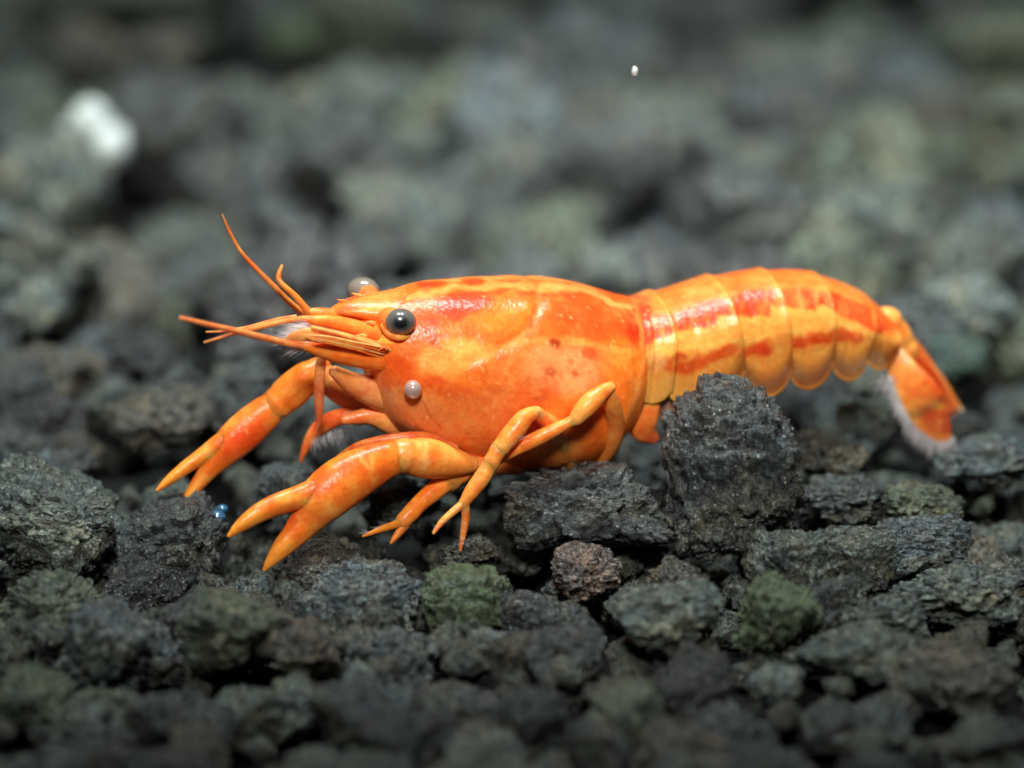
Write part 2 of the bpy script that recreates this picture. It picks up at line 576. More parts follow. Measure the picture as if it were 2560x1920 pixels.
for i, (x0, y0, x1, y1, tint, lab) in enumerate(BACK):
    y = ground_y(y1 - 30, 0.5)
    sc_ = (CAM[1] - y) / CAM[1]
    c = at((x0 + x1) / 2, (y0 + y1) / 2, y)
    rx, hz = (x1 - x0) / 2 * K * sc_, (y1 - y0) / 2 * K * sc_
    ry = rx * 0.9
    rz = max(math.sqrt(max(hz ** 2 - (ry * sin(ELEV)) ** 2, 0)), 0.6 * hz) / cos(ELEV)
    o = stone(MID[i % 8], c, (rx, ry, rz), (0, 0, random.uniform(0, 6.28)), tint)
    tag(o, lab, 'stone', 'lava stones of the gravel bed')
    placed.append((c[0], c[1], 0.5 * (rx + ry)))

# white pebble lying on the bed far back
y = ground_y(400, 1.0)
sc_ = (CAM[1] - y) / CAM[1]
D6, F6 = ICO[6]
def lobe(c, r, seed):
    rad = r * (1 + 0.26 * (fbm(D6 * 1.4 + seed, seed, 3) - 0.5) * 2 + 0.05 * (fbm(D6 * 6, seed, 3) - 0.5))
    return D6 * rad[:, None] + np.asarray(c)


WHITE = plain('white_stone', (0.62, 0.68, 0.66), 0.5, scale=3.0)
me = make_mesh('white_pebble', np.vstack([lobe((-.05, 0, .42), .62, 3), lobe((.42, -.1, -.36), .66, 4), lobe((-.40, .15, -.10), .52, 5)]), [np.vstack([F6, F6 + len(D6), F6 + 2 * len(D6)])])
o = new_obj('white_pebble', me, None, WHITE)
o.location = at(232, 335, y) * MM
o.scale = np.array([80, 70, 76]) * K * sc_ * MM
tag(o, 'single bright white pebble lying on the dark gravel', 'pebble')
placed.append((at(232, 335, y)[0], y, 1.3))

# the many other stones of the bed
CONT = np.array([(-400, 1170), (300, 1200), (400, 1250), (560, 1420), (680, 1450), (900, 1410), (1160, 1400), (1260, 1270), (1700, 1250), (2000, 1200), (2100, 1130), (2300, 1160), (2420, 1110), (2900, 1060)], float)
pool = ['charcoal'] * 5 + ['bluegrey'] * 4 + ['grey'] * 6 + ['brown'] * 2 + ['olive'] * 3 + ['black'] * 2
WORD = {'charcoal': 'charcoal', 'bluegrey': 'blue-grey', 'grey': 'grey', 'brown': 'dark brown', 'olive': 'olive', 'black': 'black'}


def place_words(x, y, px):
    if y > Y0(px):
        far = 'far ' if y > 45 else ''
        return far + ('behind the antennae' if x < -9 else 'behind the tail' if x > 7 else 'behind the back') + ' of the crayfish'
    far = 'well ' if y < -14 else ''
    return far + ('in front of the claws' if x < -6 else 'in front of the tail' if x > 7 else 'in front of the legs') + ' of the crayfish'


count = 0
row = 0
y = -30.0
while y < 104:
    SP = 3.75 if y < 16 else 6.8
    half = 24.5 * (y - CAM[1]) / -CAM[1] + 5
    x = -half + (SP / 2 if row % 2 else 0)
    while x < half:
        sx, sy = x + random.uniform(-.22, .22) * SP, y + random.uniform(-.22, .22) * SP
        R = SP * random.choice((random.uniform(.36, .55), random.uniform(.5, .8), random.uniform(.55, .95) if y < 16 else random.uniform(.5, .8)))
        tint = random.choice(pool)
        R *= 0.9 if y < 16 else 1.0
        rr = np.array([R * random.uniform(.9, 1.25), R * random.uniform(.85, 1.15), R * random.uniform(.7, 1.0)])
        rot = (random.uniform(-.5, .5), random.uniform(-.5, .5), random.uniform(0, 6.28))
        q = [p for p in placed if (p[0] - sx) ** 2 + (p[1] - sy) ** 2 < (0.60 * (p[2] + R)) ** 2]
        me = FINE[random.randrange(9)] if y < 12 else MID[random.randrange(8)]
        dz = random.uniform(-1.3, 0.9)
        if not q:
            z = -0.30 * rr[2] + dz * (2.2 if y > 16 else 1.15) + (0.6 if y > 18 else 0)
            px, py = project(np.array([sx, sy, z + rr[2]]))
            lim = max(np.interp(px + d, CONT[:, 0], CONT[:, 1]) for d in (-90, 0, 90))
            if sy < Y0(px) + 4.5 and py < lim:
                z -= (lim - py) * K / cos(ELEV)
            elif sy < Y0(px) + 9 and 300 < px < 2500:
                z = min(z, 1.2 - rr[2])
            e = R / K * 1.1
            if -e - 50 < px < 2610 + e and py < 1930 and project(np.array([sx, sy, z - rr[2]]))[1] > -30:
                o = stone(me, (sx, sy, z), rr, rot, tint)
                wd = place_words(sx, sy, px)
                size = 'small' if R < SP * .5 else 'large' if R > SP * .7 else 'middling'
                tag(o, '%s rough %s lava stone %s' % (size, WORD[tint], wd), 'stone', '%s %s stones %s' % (size, WORD[tint], wd))
                count += 1
        x += SP
    y += SP * 0.87
    row += 1
print('random stones', count)

# gravel bed below and the fine crumbs between the stones
n = 250
gx, gy = np.meshgrid(np.linspace(-75, 75, n), np.linspace(-45, 140, n))
gz = -2.8 + 1.6 * (fbm(np.stack([gx.ravel() * .5, gy.ravel() * .5, gx.ravel() * 0], 1), 3, 5).reshape(n, n) - 0.5)
b = Build()
b.grid(np.stack([gx, gy, gz], -1), np.array([0.02, 0.02, 0.02]))
bed_mat = plain('dark_bed', (0.012, 0.012, 0.012), 0.9, scale=700.0)  # near-black colour puts the deep shade of the gaps into the bed
bed_mat.node_tree.nodes['Principled BSDF'].inputs['Specular IOR Level'].default_value = 0.0
tag(b.build('gravel_bed', bed_mat, None, (0, 0, 0)), kind='structure')
T3 = []
for i in range(6):
    me = lava_mesh(400 + i, 4, 1.0)
    T3.append(np.array([v.co[:] for v in me.vertices]))
    bpy.data.meshes.remove(me)
F4_ = ICO[4][1]
VV, FF = [], []
nn = 0
for i in range(860):
    yy = RNG.uniform(-29, 14) if i % 2 else RNG.uniform(-13, 5)
    hh = 24.5 * (yy - CAM[1]) / -CAM[1] + 4
    xx = RNG.uniform(-hh, hh)
    R = RNG.uniform(0.4, 1.15)
    a = RNG.uniform(0, 6.28)
    M = np.array([[cos(a), -sin(a), 0], [sin(a), cos(a), 0], [0, 0, 0.8]]) * R
    zz = RNG.uniform(-2.6, -0.7) + (0.5 if yy < -7 else 0)
    VV.append(T3[i % 6] @ M.T + np.array([xx, yy, zz]))
    FF.append(F4_ + nn)
    nn += len(T3[0])
me = make_mesh('fine_gravel', np.vstack(VV) / 1.6, [np.vstack(FF)])
o = new_obj('fine_gravel', me, None, LAVA)
o.scale = (1.6 * MM,) * 3
o.color = (0.042, 0.046, 0.043, 0.15)
tag(o, 'fine dark lava crumbs filling the gaps between stones', 'gravel', kind='stuff')

# ------------------------------------------------------------------ the crayfish
ORG = np.array([S(1300, 1300, 0)[0], 0, 0.0])
cray = bpy.data.objects.new('crayfish', None)
C.objects.link(cray)
cray.location = ORG * MM
cray.empty_display_size = 0.004
tag(cray, 'bright orange dwarf crayfish with raised antennae standing on the dark gravel', 'crayfish')
B = Build()


def warp(px, py, seed, amp=9.0, size=38.0):
    p = np.stack([np.ravel(px) / size, np.ravel(py) / size, np.zeros(np.size(px))], 1)
    a = fbm(p, seed, 3) - 0.5
    b_ = fbm(p + 31.7, seed + 3, 3) - 0.5
    sh = np.shape(px)
    return px + 2 * amp * a.reshape(sh), py + 2 * amp * b_.reshape(sh)


def line_dist(px, py, pts):
    d = np.full(np.shape(px), 1e9)
    for (x0, y0), (x1, y1) in zip(pts[:-1], pts[1:]):
        vx, vy = x1 - x0, y1 - y0
        t = np.clip(((px - x0) * vx + (py - y0) * vy) / (vx * vx + vy * vy + 1e-9), 0, 1)
        d = np.minimum(d, np.hypot(px - x0 - t * vx, py - y0 - t * vy))
    return d


def paint(col, px, py, layers):
    for L_ in layers:
        if L_[0] == 'b':
            _, x, y, rx, ry, ang, c, a = L_
            ca, sa = cos(radians(ang)), sin(radians(ang))
            u, v = (px - x) * ca + (py - y) * sa, -(px - x) * sa + (py - y) * ca
            d = np.sqrt((u / rx) ** 2 + (v / ry) ** 2)
            f = np.clip((1.42 - d) / 0.85, 0, 1)
        else:
            _, pts, wd, c, a = L_
            f = np.clip(1.4 - line_dist(px, py, pts) / wd, 0, 1)
        f = (f * f * (3 - 2 * f) * a)[..., None]
        col = col * (1 - f) + lin(c) * f
    return col


def half_to_ring(near, far):
    """near (n,m,3) from top to bottom, far mirrored: one closed ring"""
    return np.concatenate([near, far[:, -2:0:-1]], 1)


def bodyshell(table, n, m, pig, relief=None, power=0.82, low=0.10, cap0=True, cap1=True):
    t = spline(table, n)
    xt, yt, xb, yb, bw = t.T
    Hpx = (yb - yt) / 2 * K
    ratio = np.sqrt(np.maximum(Hpx ** 2 - (bw * sin(ELEV)) ** 2, (0.35 * Hpx) ** 2)) / Hpx
    cy, hy = (yt + yb) / 2, (yb - yt) / 2 * ratio
    T, Bt = S(xt, cy - hy, 0), S(xb, cy + hy, 0)
    ph = np.linspace(0, pi, m)
    h = (1 - np.cos(ph)) / 2
    lat = np.sin(ph) ** power * (1 - low * np.cos(ph))
    mid = T[:, None] + (Bt - T)[:, None] * h[None, :, None]
    la = bw[:, None] * lat[None]
    near = mid - PV * la[..., None]
    px, py = project(near.reshape(-1, 3))
    px, py = px.reshape(n, m), py.reshape(n, m)
    if relief is not None:
        cen = mid[:, m // 2][:, None]
        k_ = 1 + relief(px, py)[..., None]
        near = cen + (near - cen) * k_
        mid2 = near - ((near - mid) @ PV)[..., None] * PV
    else:
        mid2 = mid
    lat_s = ((near - mid2) @ PV)[..., None]
    far = near - 2 * lat_s * PV
    col = pig(px, py)
    ring = half_to_ring(near, far)
    rc = np.concatenate([col, col[:, -2:0:-1]], 1)
    B.grid(ring, rc, 0.0, True, cap0, cap1)


O1, O2, O3 = (250, 132, 40), (240, 92, 28), (226, 58, 22)
YL, PK, BR = (255, 186, 88), (246, 168, 110), (214, 118, 58)
GROOVE = [(1352, 715), (1345, 770), (1325, 815), (1290, 850), (1235, 880), (1170, 908)]


def carapace_pig(px, py):
    x, y = warp(px, py, 11, 15, 45)
    col = np.broadcast_to(lin(O1), (*px.shape, 3)).copy()
    x2, y2 = warp(px, py, 12, 7, 18)
    return np.array([1, .86, .78]) * paint(paint(col, x, y, [
        ('b', 1330, 770, 330, 95, 4, (244, 104, 30), 0.9),
        ('b', 1255, 790, 80, 48, 10, (250, 138, 38), 0.9),
        ('b', 1160, 760, 75, 26, -12, O3, 0.9),
        ('b', 1075, 815, 50, 42, 30, (234, 84, 26), 0.85),
        ('b', 1500, 790, 120, 62, 14, (240, 84, 24), 0.85),
        ('b', 1590, 812, 26, 66, 0, (226, 46, 14), 0.95),
        ('b', 960, 752, 110, 26, -16, (247, 120, 48), 0.8),
        ('b', 1420, 925, 120, 62, 8, PK, 0.75),
        ('b', 1560, 940, 60, 80, 0, (252, 142, 42), 0.8),
        ('b', 1150, 890, 80, 44, -6, YL, 0.9),
        ('b', 1090, 905, 50, 40, 0, (255, 178, 92), 0.7),
        ('b', 1195, 925, 46, 24, -18, (226, 104, 20), 0.8),
        ('b', 1120, 975, 78, 24, 16, (232, 84, 24), 0.75),
        ('b', 1290, 980, 90, 62, 0, (222, 112, 50), 0.75),
        ('b', 1270, 925, 46, 44, 20, (238, 112, 36), 0.7),
        ('b', 1200, 1050, 140, 62, 16, (232, 128, 62), 0.7),
        ('b', 1040, 1050, 120, 62, 44, (222, 150, 92), 0.75),
        ('b', 960, 985, 40, 44, 30, (232, 166, 108), 0.7),
        ('b', 1400, 1120, 190, 55, 0, (238, 122, 36), 0.6),
        ('b', 985, 925, 42, 50, 10, (242, 96, 28), 0.7),
        ('b', 1010, 870, 30, 16, -10, (252, 150, 70), 0.8),
        ('b', 958, 848, 20, 10, 8, (255, 214, 96), 0.95),
        ('b', 930, 828, 16, 8, 8, (255, 190, 130), 0.8),
        ('l', [(1050, 712), (1130, 700), (1250, 692), (1350, 692), (1450, 706)], 9, (214, 56, 24), 0.8),
        ('l', [(1010, 742), (1080, 728), (1160, 718), (1290, 712), (1400, 716), (1490, 735), (1575, 765)], 8, (255, 176, 96), 0.6),
        ('l', [(1100, 748), (1200, 730), (1330, 728), (1440, 738)], 5, (226, 62, 26), 0.6),
    ]), x2, y2, [
        ('l', GROOVE, 8, (255, 168, 98), 0.42),
        ('l', [(1170, 905), (1250, 860), (1330, 852), (1420, 850), (1510, 868), (1590, 880)], 9, (255, 176, 84), 0.4),
        ('l', [(1340, 760), (1328, 815)], 5, (222, 60, 30), 0.6),
        ('b', 1388, 857, 14, 13, 0, (168, 44, 12), 0.9),
        ('b', 1472, 882, 20, 14, 20, (206, 78, 26), 0.8),
        ('b', 1378, 930, 12, 12, 0, (196, 84, 40), 0.8),
        ('b', 1437, 934, 10, 7, 0, (200, 76, 32), 0.8),
        ('b', 1425, 905, 8, 7, 0, (214, 92, 40), 0.7),
        ('b', 1082, 805, 14, 9, 40, (186, 64, 26), 0.7),
        ('b', 1140, 795, 12, 10, 0, (206, 70, 26), 0.6),
        ('b', 1088, 862, 18, 8, 30, (176, 76, 30), 0.6),
        ('b', 1350, 995, 16, 9, 0, (196, 92, 44), 0.6),
        ('l', [(1048, 990), (1075, 1040), (1100, 1070)], 4, (206, 92, 30), 0.6),
        ('l', [(1585, 760), (1606, 830), (1608, 905), (1598, 980), (1560, 1055)], 7, (255, 166, 84), 0.5),
    ])


def carapace_relief(px, py):
    d = line_dist(px, py, GROOVE)
    g = -0.020 * np.exp(-(d / 14) ** 2)
    d2 = line_dist(px, py, [(1585, 760), (1606, 830), (1608, 905), (1598, 980), (1560, 1055)])
    x, y = px / 55.0, py / 55.0
    lum = fbm(np.stack([x.ravel(), y.ravel(), 0 * x.ravel()], 1), 44, 4).reshape(px.shape) - 0.5
    return g + 0.012 * np.exp(-(d2 / 9) ** 2) + 0.022 * lum


bodyshell([
    (880, 795, 880, 868, .45), (905, 770, 900, 897, 1.1), (945, 745, 918, 940, 1.75), (1000, 722, 934, 1000, 2.3),
    (1050, 707, 972, 1062, 2.7), (1110, 699, 1045, 1106, 3.1), (1200, 692, 1175, 1146, 3.5), (1310, 688, 1310, 1172, 3.75),
    (1420, 697, 1420, 1162, 3.7), (1500, 717, 1490, 1122, 3.4), (1550, 733, 1530, 1080, 3.0), (1578, 742, 1552, 1050, 2.75)],
    220, 120, carapace_pig, carapace_relief)
# rostrum


def rostrum_pig(px, py):
    x, y = warp(px, py, 15, 5, 22)
    col = np.broadcast_to(lin((249, 128, 52)), (*px.shape, 3)).copy()
    return paint(col, x, y, [
        ('l', [(850, 752), (900, 736), (1000, 718), (1080, 702)], 7, (224, 72, 36), 0.8),
        ('l', [(830, 784), (900, 775), (990, 765)], 6, (255, 158, 60), 0.7),
        ('b', 870, 772, 40, 9, -12, (244, 96, 44), 0.7)])


bodyshell([(818, 777, 818, 783, .08), (840, 761, 842, 787, .38), (870, 745, 872, 792, .66), (910, 734, 915, 800, .95), (965, 724, 970, 812, 1.3), (1030, 712, 1040, 830, 1.7), (1090, 712, 1100, 850, 1.9)],
          60, 50, rostrum_pig, None, power=0.9, low=0.25)

# abdomen: six shells with hanging side plates
BND = np.array([  # top x,y ; notch x,y ; half width mm
    (1580, 748, 1598, 995, 2.65), (1640, 737, 1672, 985, 2.72), (1785, 697, 1859, 935, 2.7), (1915, 678, 1975, 935, 2.55),
    (2040, 684, 2081, 912, 2.35), (2158, 730, 2168, 902, 2.05), (2236, 800, 2226, 905, 1.55)], float)
TIP = [1010, 1012, 996, 975, 954, 927]
RB = [(1600, 868), (1690, 828), (1795, 812), (1800, 790), (1920, 790), (1925, 762), (2040, 775), (2052, 756), (2100, 790), (2150, 800), (2175, 850), (2240, 808)]


def abdomen_pig(px, py, topy, boty, s):
    x, y = warp(px, py, 21, 8, 26)
    x3, y3 = warp(px, py, 23, 11, 22)
    col = np.broadcast_to(lin((255, 170, 78)), (*px.shape, 3)).copy()
    rb = np.array(RB, float)
    low = np.interp(x3, rb[:, 0], rb[:, 1])
    bandtop = topy + 34
    tf = np.clip((topy + 46 - y3) / 16, 0, 1)[..., None] * 0.8
    col = col * (1 - tf) + lin((230, 100, 36)) * tf
    f = np.clip((y3 - bandtop) / 16, 0, 1) * np.clip((low + 6 - y3) / 9, 0, 1)
    streak = fbm(np.stack([px.ravel() / 9, py.ravel() / 60, 0 * px.ravel()], 1), 77, 3).reshape(px.shape)
    f = f * np.clip(0.25 + 1.4 * streak, 0, 1)
    col = col * (1 - .95 * f[..., None]) + lin((222, 48, 18)) * .95 * f[..., None]
    col = paint(col, x3, y3, [
        ('l', [(1660, 905), (1700, 925), (1790, 890), (1830, 872)], 17, (238, 88, 24), 0.9),
        ('b', 1695, 892, 16, 14, 0, (226, 70, 20), .8),
        ('b', 1903, 868, 24, 26, -20, (226, 66, 18), 0.95),
        ('b', 1880, 875, 40, 13, -25, (232, 76, 20), 0.9),
        ('l', [(1985, 858), (2020, 850), (2070, 848)], 15, (230, 72, 18), 0.95),
        ('l', [(2090, 836), (2140, 842)], 17, (228, 68, 18), 0.95),
        ('b', 2235, 880, 12, 9, 0, (236, 96, 34), .8),
        ('b', 2200, 790, 50, 40, 40, (238, 88, 26), .7),
        ('l', [(1640, 878), (1750, 872), (1850, 850), (1950, 832), (2060, 812), (2150, 815), (2200, 850)], 9, (255, 190, 92), 0.8),
        ('b', 1640, 905, 24, 26, 0, (255, 192, 120), .7),
        ('b', 1615, 800, 20, 62, -8, (196, 36, 22), .85),
    ])
    d = np.abs(py - boty)
    # clear lower plates
    g = np.clip((py - (boty - 74)) / 40, 0, 1) * np.clip((px - 1790) / 60, 0, 1)
    col = col * (1 - .75 * g[..., None]) + lin((176, 104, 48)) * .75 * g[..., None]
    clear = 0.62 * g * np.clip((d - 5) / 6, 0, 1)
    r = np.exp(-(d / 6.5) ** 2)[..., None]
    col = col * (1 - r) + lin((255, 188, 74)) * r
    se = np.minimum(s, 1 - s)
    e = (np.exp(-((1 - s) / 0.035) ** 2) * 0.55)[..., None]
    col = col * (1 - e) + lin((255, 160, 66)) * e
    return col * np.array([1, .92, .84]), clear


topc = spline(BND, 200)
for k in range(6):
    n, m = 34, 70
    s = np.linspace(0, 1.06 if k < 5 else 1.0, n)
    u = k + s
    # parametric lookup through the boundaries (smooth)
    from_b = np.stack([np.interp(u, np.linspace(0, 6, 601), np.interp(np.linspace(0, 6, 601), range(7), BND[:, c])) for c in range(5)], 1)
    # smooth the top line with the spline of the top points
    sp = spline(BND[:, :2], 400)
    from_b[:, 1] = np.interp(from_b[:, 0], sp[:, 0], sp[:, 1])
    tx, ty, nx, ny, bw = from_b.T
    ss = np.clip(s, 0, 1)
    ey = ny + (TIP[k] - 0.5 * (BND[k, 3] + BND[k + 1, 3])) * np.sin(pi * ss) ** 0.55
    ex = nx
    bw = bw * (1 + 0.035 * ss)
    corr = 7
    T = S(tx, ty + corr, 0) + np.array([0, 0, 1.0]) * (0.10 * ss)[:, None]
    E = S(ex, ey, -bw * cos(YAW))
    Ec = E + PV * (0.95 * bw)[:, None]
    ph = np.linspace(0, 1, m)
    fi = np.minimum(ph / 0.6, 1) * pi / 2
    h = np.where(ph < 0.6, 0.52 * (1 - np.cos(fi)), 0.52 + 0.48 * (ph - 0.6) / 0.4)
    lt = np.where(ph < 0.6, np.sin(fi) ** 0.92, 1 - 0.05 * ((ph - 0.6) / 0.4) ** 2)
    dent = 1 - 0.022 * np.exp(-((s - 0.34) / 0.07) ** 2)
    mid = T[:, None] + (Ec - T)[:, None] * h[None, :, None]
    near = mid - PV * (bw[:, None] * lt[None] * dent[:, None])[..., None]
    px, py = project(near.reshape(-1, 3))
    px, py = px.reshape(n, m), py.reshape(n, m)
    col, clear = abdomen_pig(px, py, ty[:, None] + 0 * px, ey[:, None] + 0 * px, s[:, None] + 0 * px)
    clear = np.where((ph > 0.5)[None], clear, 0)
    lat_ = ((near - mid) @ PV)[..., None]
    far = near - 2 * lat_ * PV
    P = np.concatenate([far[:, :0:-1], near], 1)
    cc = np.concatenate([col[:, :0:-1], col], 1)
    cl = np.concatenate([clear[:, :0:-1], clear], 1)
    # thickness: outer sheet, inner sheet, rims joined as one closed band
    ctr = 0.5 * (T + Ec)[:, None]
    dirn = P - ctr
    th = 0.09
    inner = P - dirn / np.linalg.norm(dirn, axis=2)[..., None] * th
    ring = np.concatenate([P, inner[:, ::-1]], 1)
    B.grid(ring, np.concatenate([cc, cc[:, ::-1]], 1), np.concatenate([cl, cl[:, ::-1]], 1), True, True, True)
# flesh inside the shells


def flesh_pig(px, py):
    return np.broadcast_to(lin((240, 120, 40)), (*px.shape, 3)).copy()


bodyshell([(1540, 775, 1550, 1010, 2.2), (1600, 765, 1610, 960, 2.3), (1700, 728, 1725, 930, 2.3), (1850, 700, 1890, 895, 2.2), (1980, 693, 2015, 880, 2.1), (2100, 720, 2120, 872, 1.85), (2200, 785, 2195, 880, 1.3)], 60, 40, flesh_pig)


# ---------------- limbs
def tube(ctrl, col, n=None, m=22, flat=0.9, clear=0.0, pigfn=None, target=None, cap=0.8, lat_abs=False):
    """ctrl rows: px, py, lateral mm, radius px"""
    c = np.array(ctrl, float)
    n = n or max(14, int(np.sum(np.hypot(*np.diff(c[:, :2], axis=0).T)) / 5))
    t = spline(c, n)
    r = np.maximum(t[:, 3], 0.6) * K
    dd = np.arange(n) * (np.sum(np.hypot(*np.diff(c[:, :2], axis=0).T)) / n)
    big = c[:, 3].max()
    if c[0, 3] > 0.5 * big:
        r = r * (1 + 0.05 * np.exp(-((dd - 7) / 8) ** 2) - 0.04 * np.exp(-((dd - 22) / 9) ** 2))
    if c[-1, 3] > 0.5 * big:
        de = dd[::-1]
        r = r * (1 + 0.07 * np.exp(-((de - 5) / 8) ** 2) - 0.04 * np.exp(-((de - 22) / 9) ** 2))
    P = S(t[:, 0], t[:, 1], t[:, 2])
    tg = np.gradient(P, axis=0)
    tg /= np.linalg.norm(tg, axis=1)[:, None]
    # rounded ends
    k = 5
    a = np.linspace(0, pi / 2, k + 1)[1:]
    P0 = P[0] - tg[0] * (r[0] * cap * np.sin(a))[:, None]
    P1 = P[-1] + tg[-1] * (r[-1] * cap * np.sin(a))[:, None]
    P = np.vstack([P0[::-1], P, P1])
    rr = np.concatenate([(r[0] * np.cos(a))[::-1], r, r[-1] * np.cos(a)])
    rr = np.maximum(rr, 1e-4)
    tg = np.vstack([np.repeat(tg[:1], k, 0), tg, np.repeat(tg[-1:], k, 0)])
    ref = np.array([0, 1.0, 0])
    n1 = np.cross(tg, ref)
    n1 /= np.linalg.norm(n1, axis=1)[:, None] + 1e-9
    n2 = np.cross(n1, tg)
    th = np.linspace(0, 2 * pi, m, endpoint=False)
    ring = P[:, None] + rr[:, None, None] * (np.cos(th)[None, :, None] * n1[:, None] + flat * np.sin(th)[None, :, None] * n2[:, None])
    px, py = project(ring.reshape(-1, 3))
    px, py = px.reshape(len(P), m), py.reshape(len(P), m)
    s = np.concatenate([np.zeros(k), np.linspace(0, 1, n), np.ones(k)])[:, None] + 0 * px
    cl = np.broadcast_to(lin(col), (len(P), m, 3)).copy()
    x, y = warp(px, py, 51, 6, 24)
    pz = fbm(np.stack([x.ravel() / 24, y.ravel() / 24, 0 * x.ravel()], 1), 61, 3).reshape(px.shape)
    f = np.clip((pz - 0.52) * 4, 0, 1)[..., None] * 0.55
    cl = cl * (1 - f) + lin((240, 92, 26)) * f
    f = np.clip((0.46 - pz) * 4, 0, 1)[..., None] * 0.5
    cl = cl * (1 - f) + lin((255, 180, 84)) * f
    # pale joint membranes at both ends of every limb segment
    e = np.exp(-(np.minimum(s, 1 - s) * n * 5 / 14) ** 2)[..., None] * 0.18
    cl = cl * (1 - e) + lin((255, 184, 112)) * e
    if pigfn:
        cl = paint(cl, x, y, pigfn)
    (target or B).grid(ring, cl, clear, True, True, True)


CL, LG = (250, 128, 34), (250, 148, 62)
CLAWP = [('b', 610, 1095, 70, 40, -45, (238, 78, 22), .85), ('b', 680, 1010, 30, 26, 0, (250, 120, 34), .6),
         ('b', 800, 1215, 40, 26, -30, (238, 84, 26), .8), ('b', 880, 1160, 45, 24, -30, (240, 96, 30), .7), ('b', 940, 1110, 40, 14, -20, (226, 86, 34), .7),
         ('b', 735, 1280, 22, 26, 0, (240, 92, 26), .7), ('b', 522, 1130, 14, 16, 0, (255, 172, 76), .8), ('b', 560, 1115, 16, 30, -40, (238, 82, 24), .6),
         ('b', 1062, 1150, 12, 34, 10, (255, 190, 110), .7), ('b', 1085, 1140, 18, 22, 0, (244, 112, 32), .7),
         ('l', [(932, 1145), (925, 1185)], 6, (255, 170, 84), .7), ('l', [(900, 1150), (930, 1170)], 5, (255, 178, 90), .6),
         ('b', 600, 1315, 70, 20, -30, (253, 160, 52), .8), ('b', 690, 1385, 60, 22, -45, (253, 158, 50), .8),
         ('b', 430, 1195, 60, 16, -40, (253, 158, 48), .8), ('b', 470, 1240, 40, 16, -50, (253, 160, 44), .8)]
# near claw
tube([(1300, 1165, -2.0, 22), (1215, 1165, -2.30, 23), (1165, 1163, -2.30, 26)], (252, 160, 84))
tube([(1178, 1163, -2.88, 22), (1140, 1158, -3.02, 36), (1080, 1148, -3.24, 50), (1025, 1140, -3.38, 47), (1000, 1138, -3.46, 40)], (252, 156, 66), pigfn=CLAWP)
tube([(1015, 1138, -3.46, 40), (960, 1152, -3.53, 49), (900, 1180, -3.60, 60), (848, 1213, -3.74, 65), (803, 1252, -3.89, 60), (768, 1298, -3.96, 43), (738, 1335, -4.10, 33), (704, 1371, -4.25, 25), (678, 1402, -4.39, 15), (661, 1424, -4.46, 5)], CL, pigfn=CLAWP, flat=.75)
tube([(850, 1198, -3.74, 34), (800, 1226, -3.85, 38), (750, 1243, -3.92, 31), (690, 1262, -4.03, 27), (640, 1287, -4.18, 23), (598, 1317, -4.32, 15), (572, 1340, -4.39, 5)], (252, 146, 44), pigfn=CLAWP, flat=.8)
# far claw
tube([(1040, 1060, .8, 30), (960, 1024, 1.2, 42), (890, 990, 1.6, 44), (830, 955, 2.0, 38), (800, 930, 2.2, 28)], (244, 150, 76), clear=0.12)
tube([(806, 915, 2.3, 26), (772, 940, 2.3, 40), (735, 972, 2.4, 45), (700, 1003, 2.4, 42), (686, 1015, 2.4, 36)], (251, 136, 40), pigfn=CLAWP)
tube([(698, 1005, 2.4, 38), (655, 1040, 2.4, 45), (610, 1080, 2.4, 49), (570, 1118, 2.3, 44), (535, 1158, 2.25, 31), (510, 1190, 2.2, 22), (487, 1220, 2.1, 17), (467, 1247, 2.0, 12), (455, 1264, 1.9, 5)], CL, pigfn=CLAWP, flat=.75)
tube([(600, 1080, 2.35, 28), (552, 1110, 2.3, 27), (505, 1140, 2.3, 20), (460, 1172, 2.2, 17), (420, 1203, 2.1, 12), (393, 1226, 2.0, 4)], (252, 146, 44), pigfn=CLAWP, flat=.85)
# near walking leg with small pincer, behind the near claw
tube([(1190, 1160, -2.24, 22), (1150, 1180, -2.58, 31), (1118, 1202, -2.84, 30)], (252, 150, 56))
tube([(1126, 1196, -2.84, 28), (1085, 1228, -3.10, 25), (1050, 1258, -3.35, 22), (1022, 1288, -3.61, 22), (1005, 1305, -3.70, 18)], (250, 136, 34))
tube([(1018, 1298, -3.70, 11), (985, 1312, -3.87, 10), (945, 1326, -4.13, 8), (907, 1341, -4.30, 3)], (246, 156, 44), clear=.1)
tube([(1016, 1308, -3.70, 12), (1000, 1328, -3.87, 11), (985, 1347, -4.04, 7), (977, 1358, -4.13, 3)], (240, 148, 46), clear=.15)
# near walking leg, knee up, pincer down
tube([(1415, 1180, -2.06, 20), (1422, 1150, -2.58, 23), (1404, 1105, -3.35, 24), (1375, 1062, -4.13, 22), (1338, 1030, -4.64, 16)], (252, 160, 80), clear=.08)
tube([(1340, 1030, -4.64, 15), (1312, 1045, -4.82, 23), (1285, 1078, -4.99, 25), (1258, 1112, -5.07, 24), (1246, 1126, -5.07, 20)], LG)
tube([(1250, 1118, -5.07, 20), (1232, 1150, -5.16, 22), (1224, 1166, -5.16, 19)], (252, 146, 60))
tube([(1230, 1152, -5.16, 19), (1208, 1190, -5.25, 21), (1180, 1228, -5.33, 19), (1164, 1252, -5.33, 15), (1155, 1268, -5.33, 12)], LG)
tube([(1160, 1258, -5.33, 11), (1132, 1280, -5.42, 9.5), (1104, 1306, -5.50, 8), (1084, 1333, -5.59, 4)], (253, 166, 74))
tube([(1162, 1262, -5.33, 12), (1164, 1296, -5.42, 10), (1158, 1335, -5.50, 8), (1151, 1376, -5.59, 3.5)], (252, 160, 68))
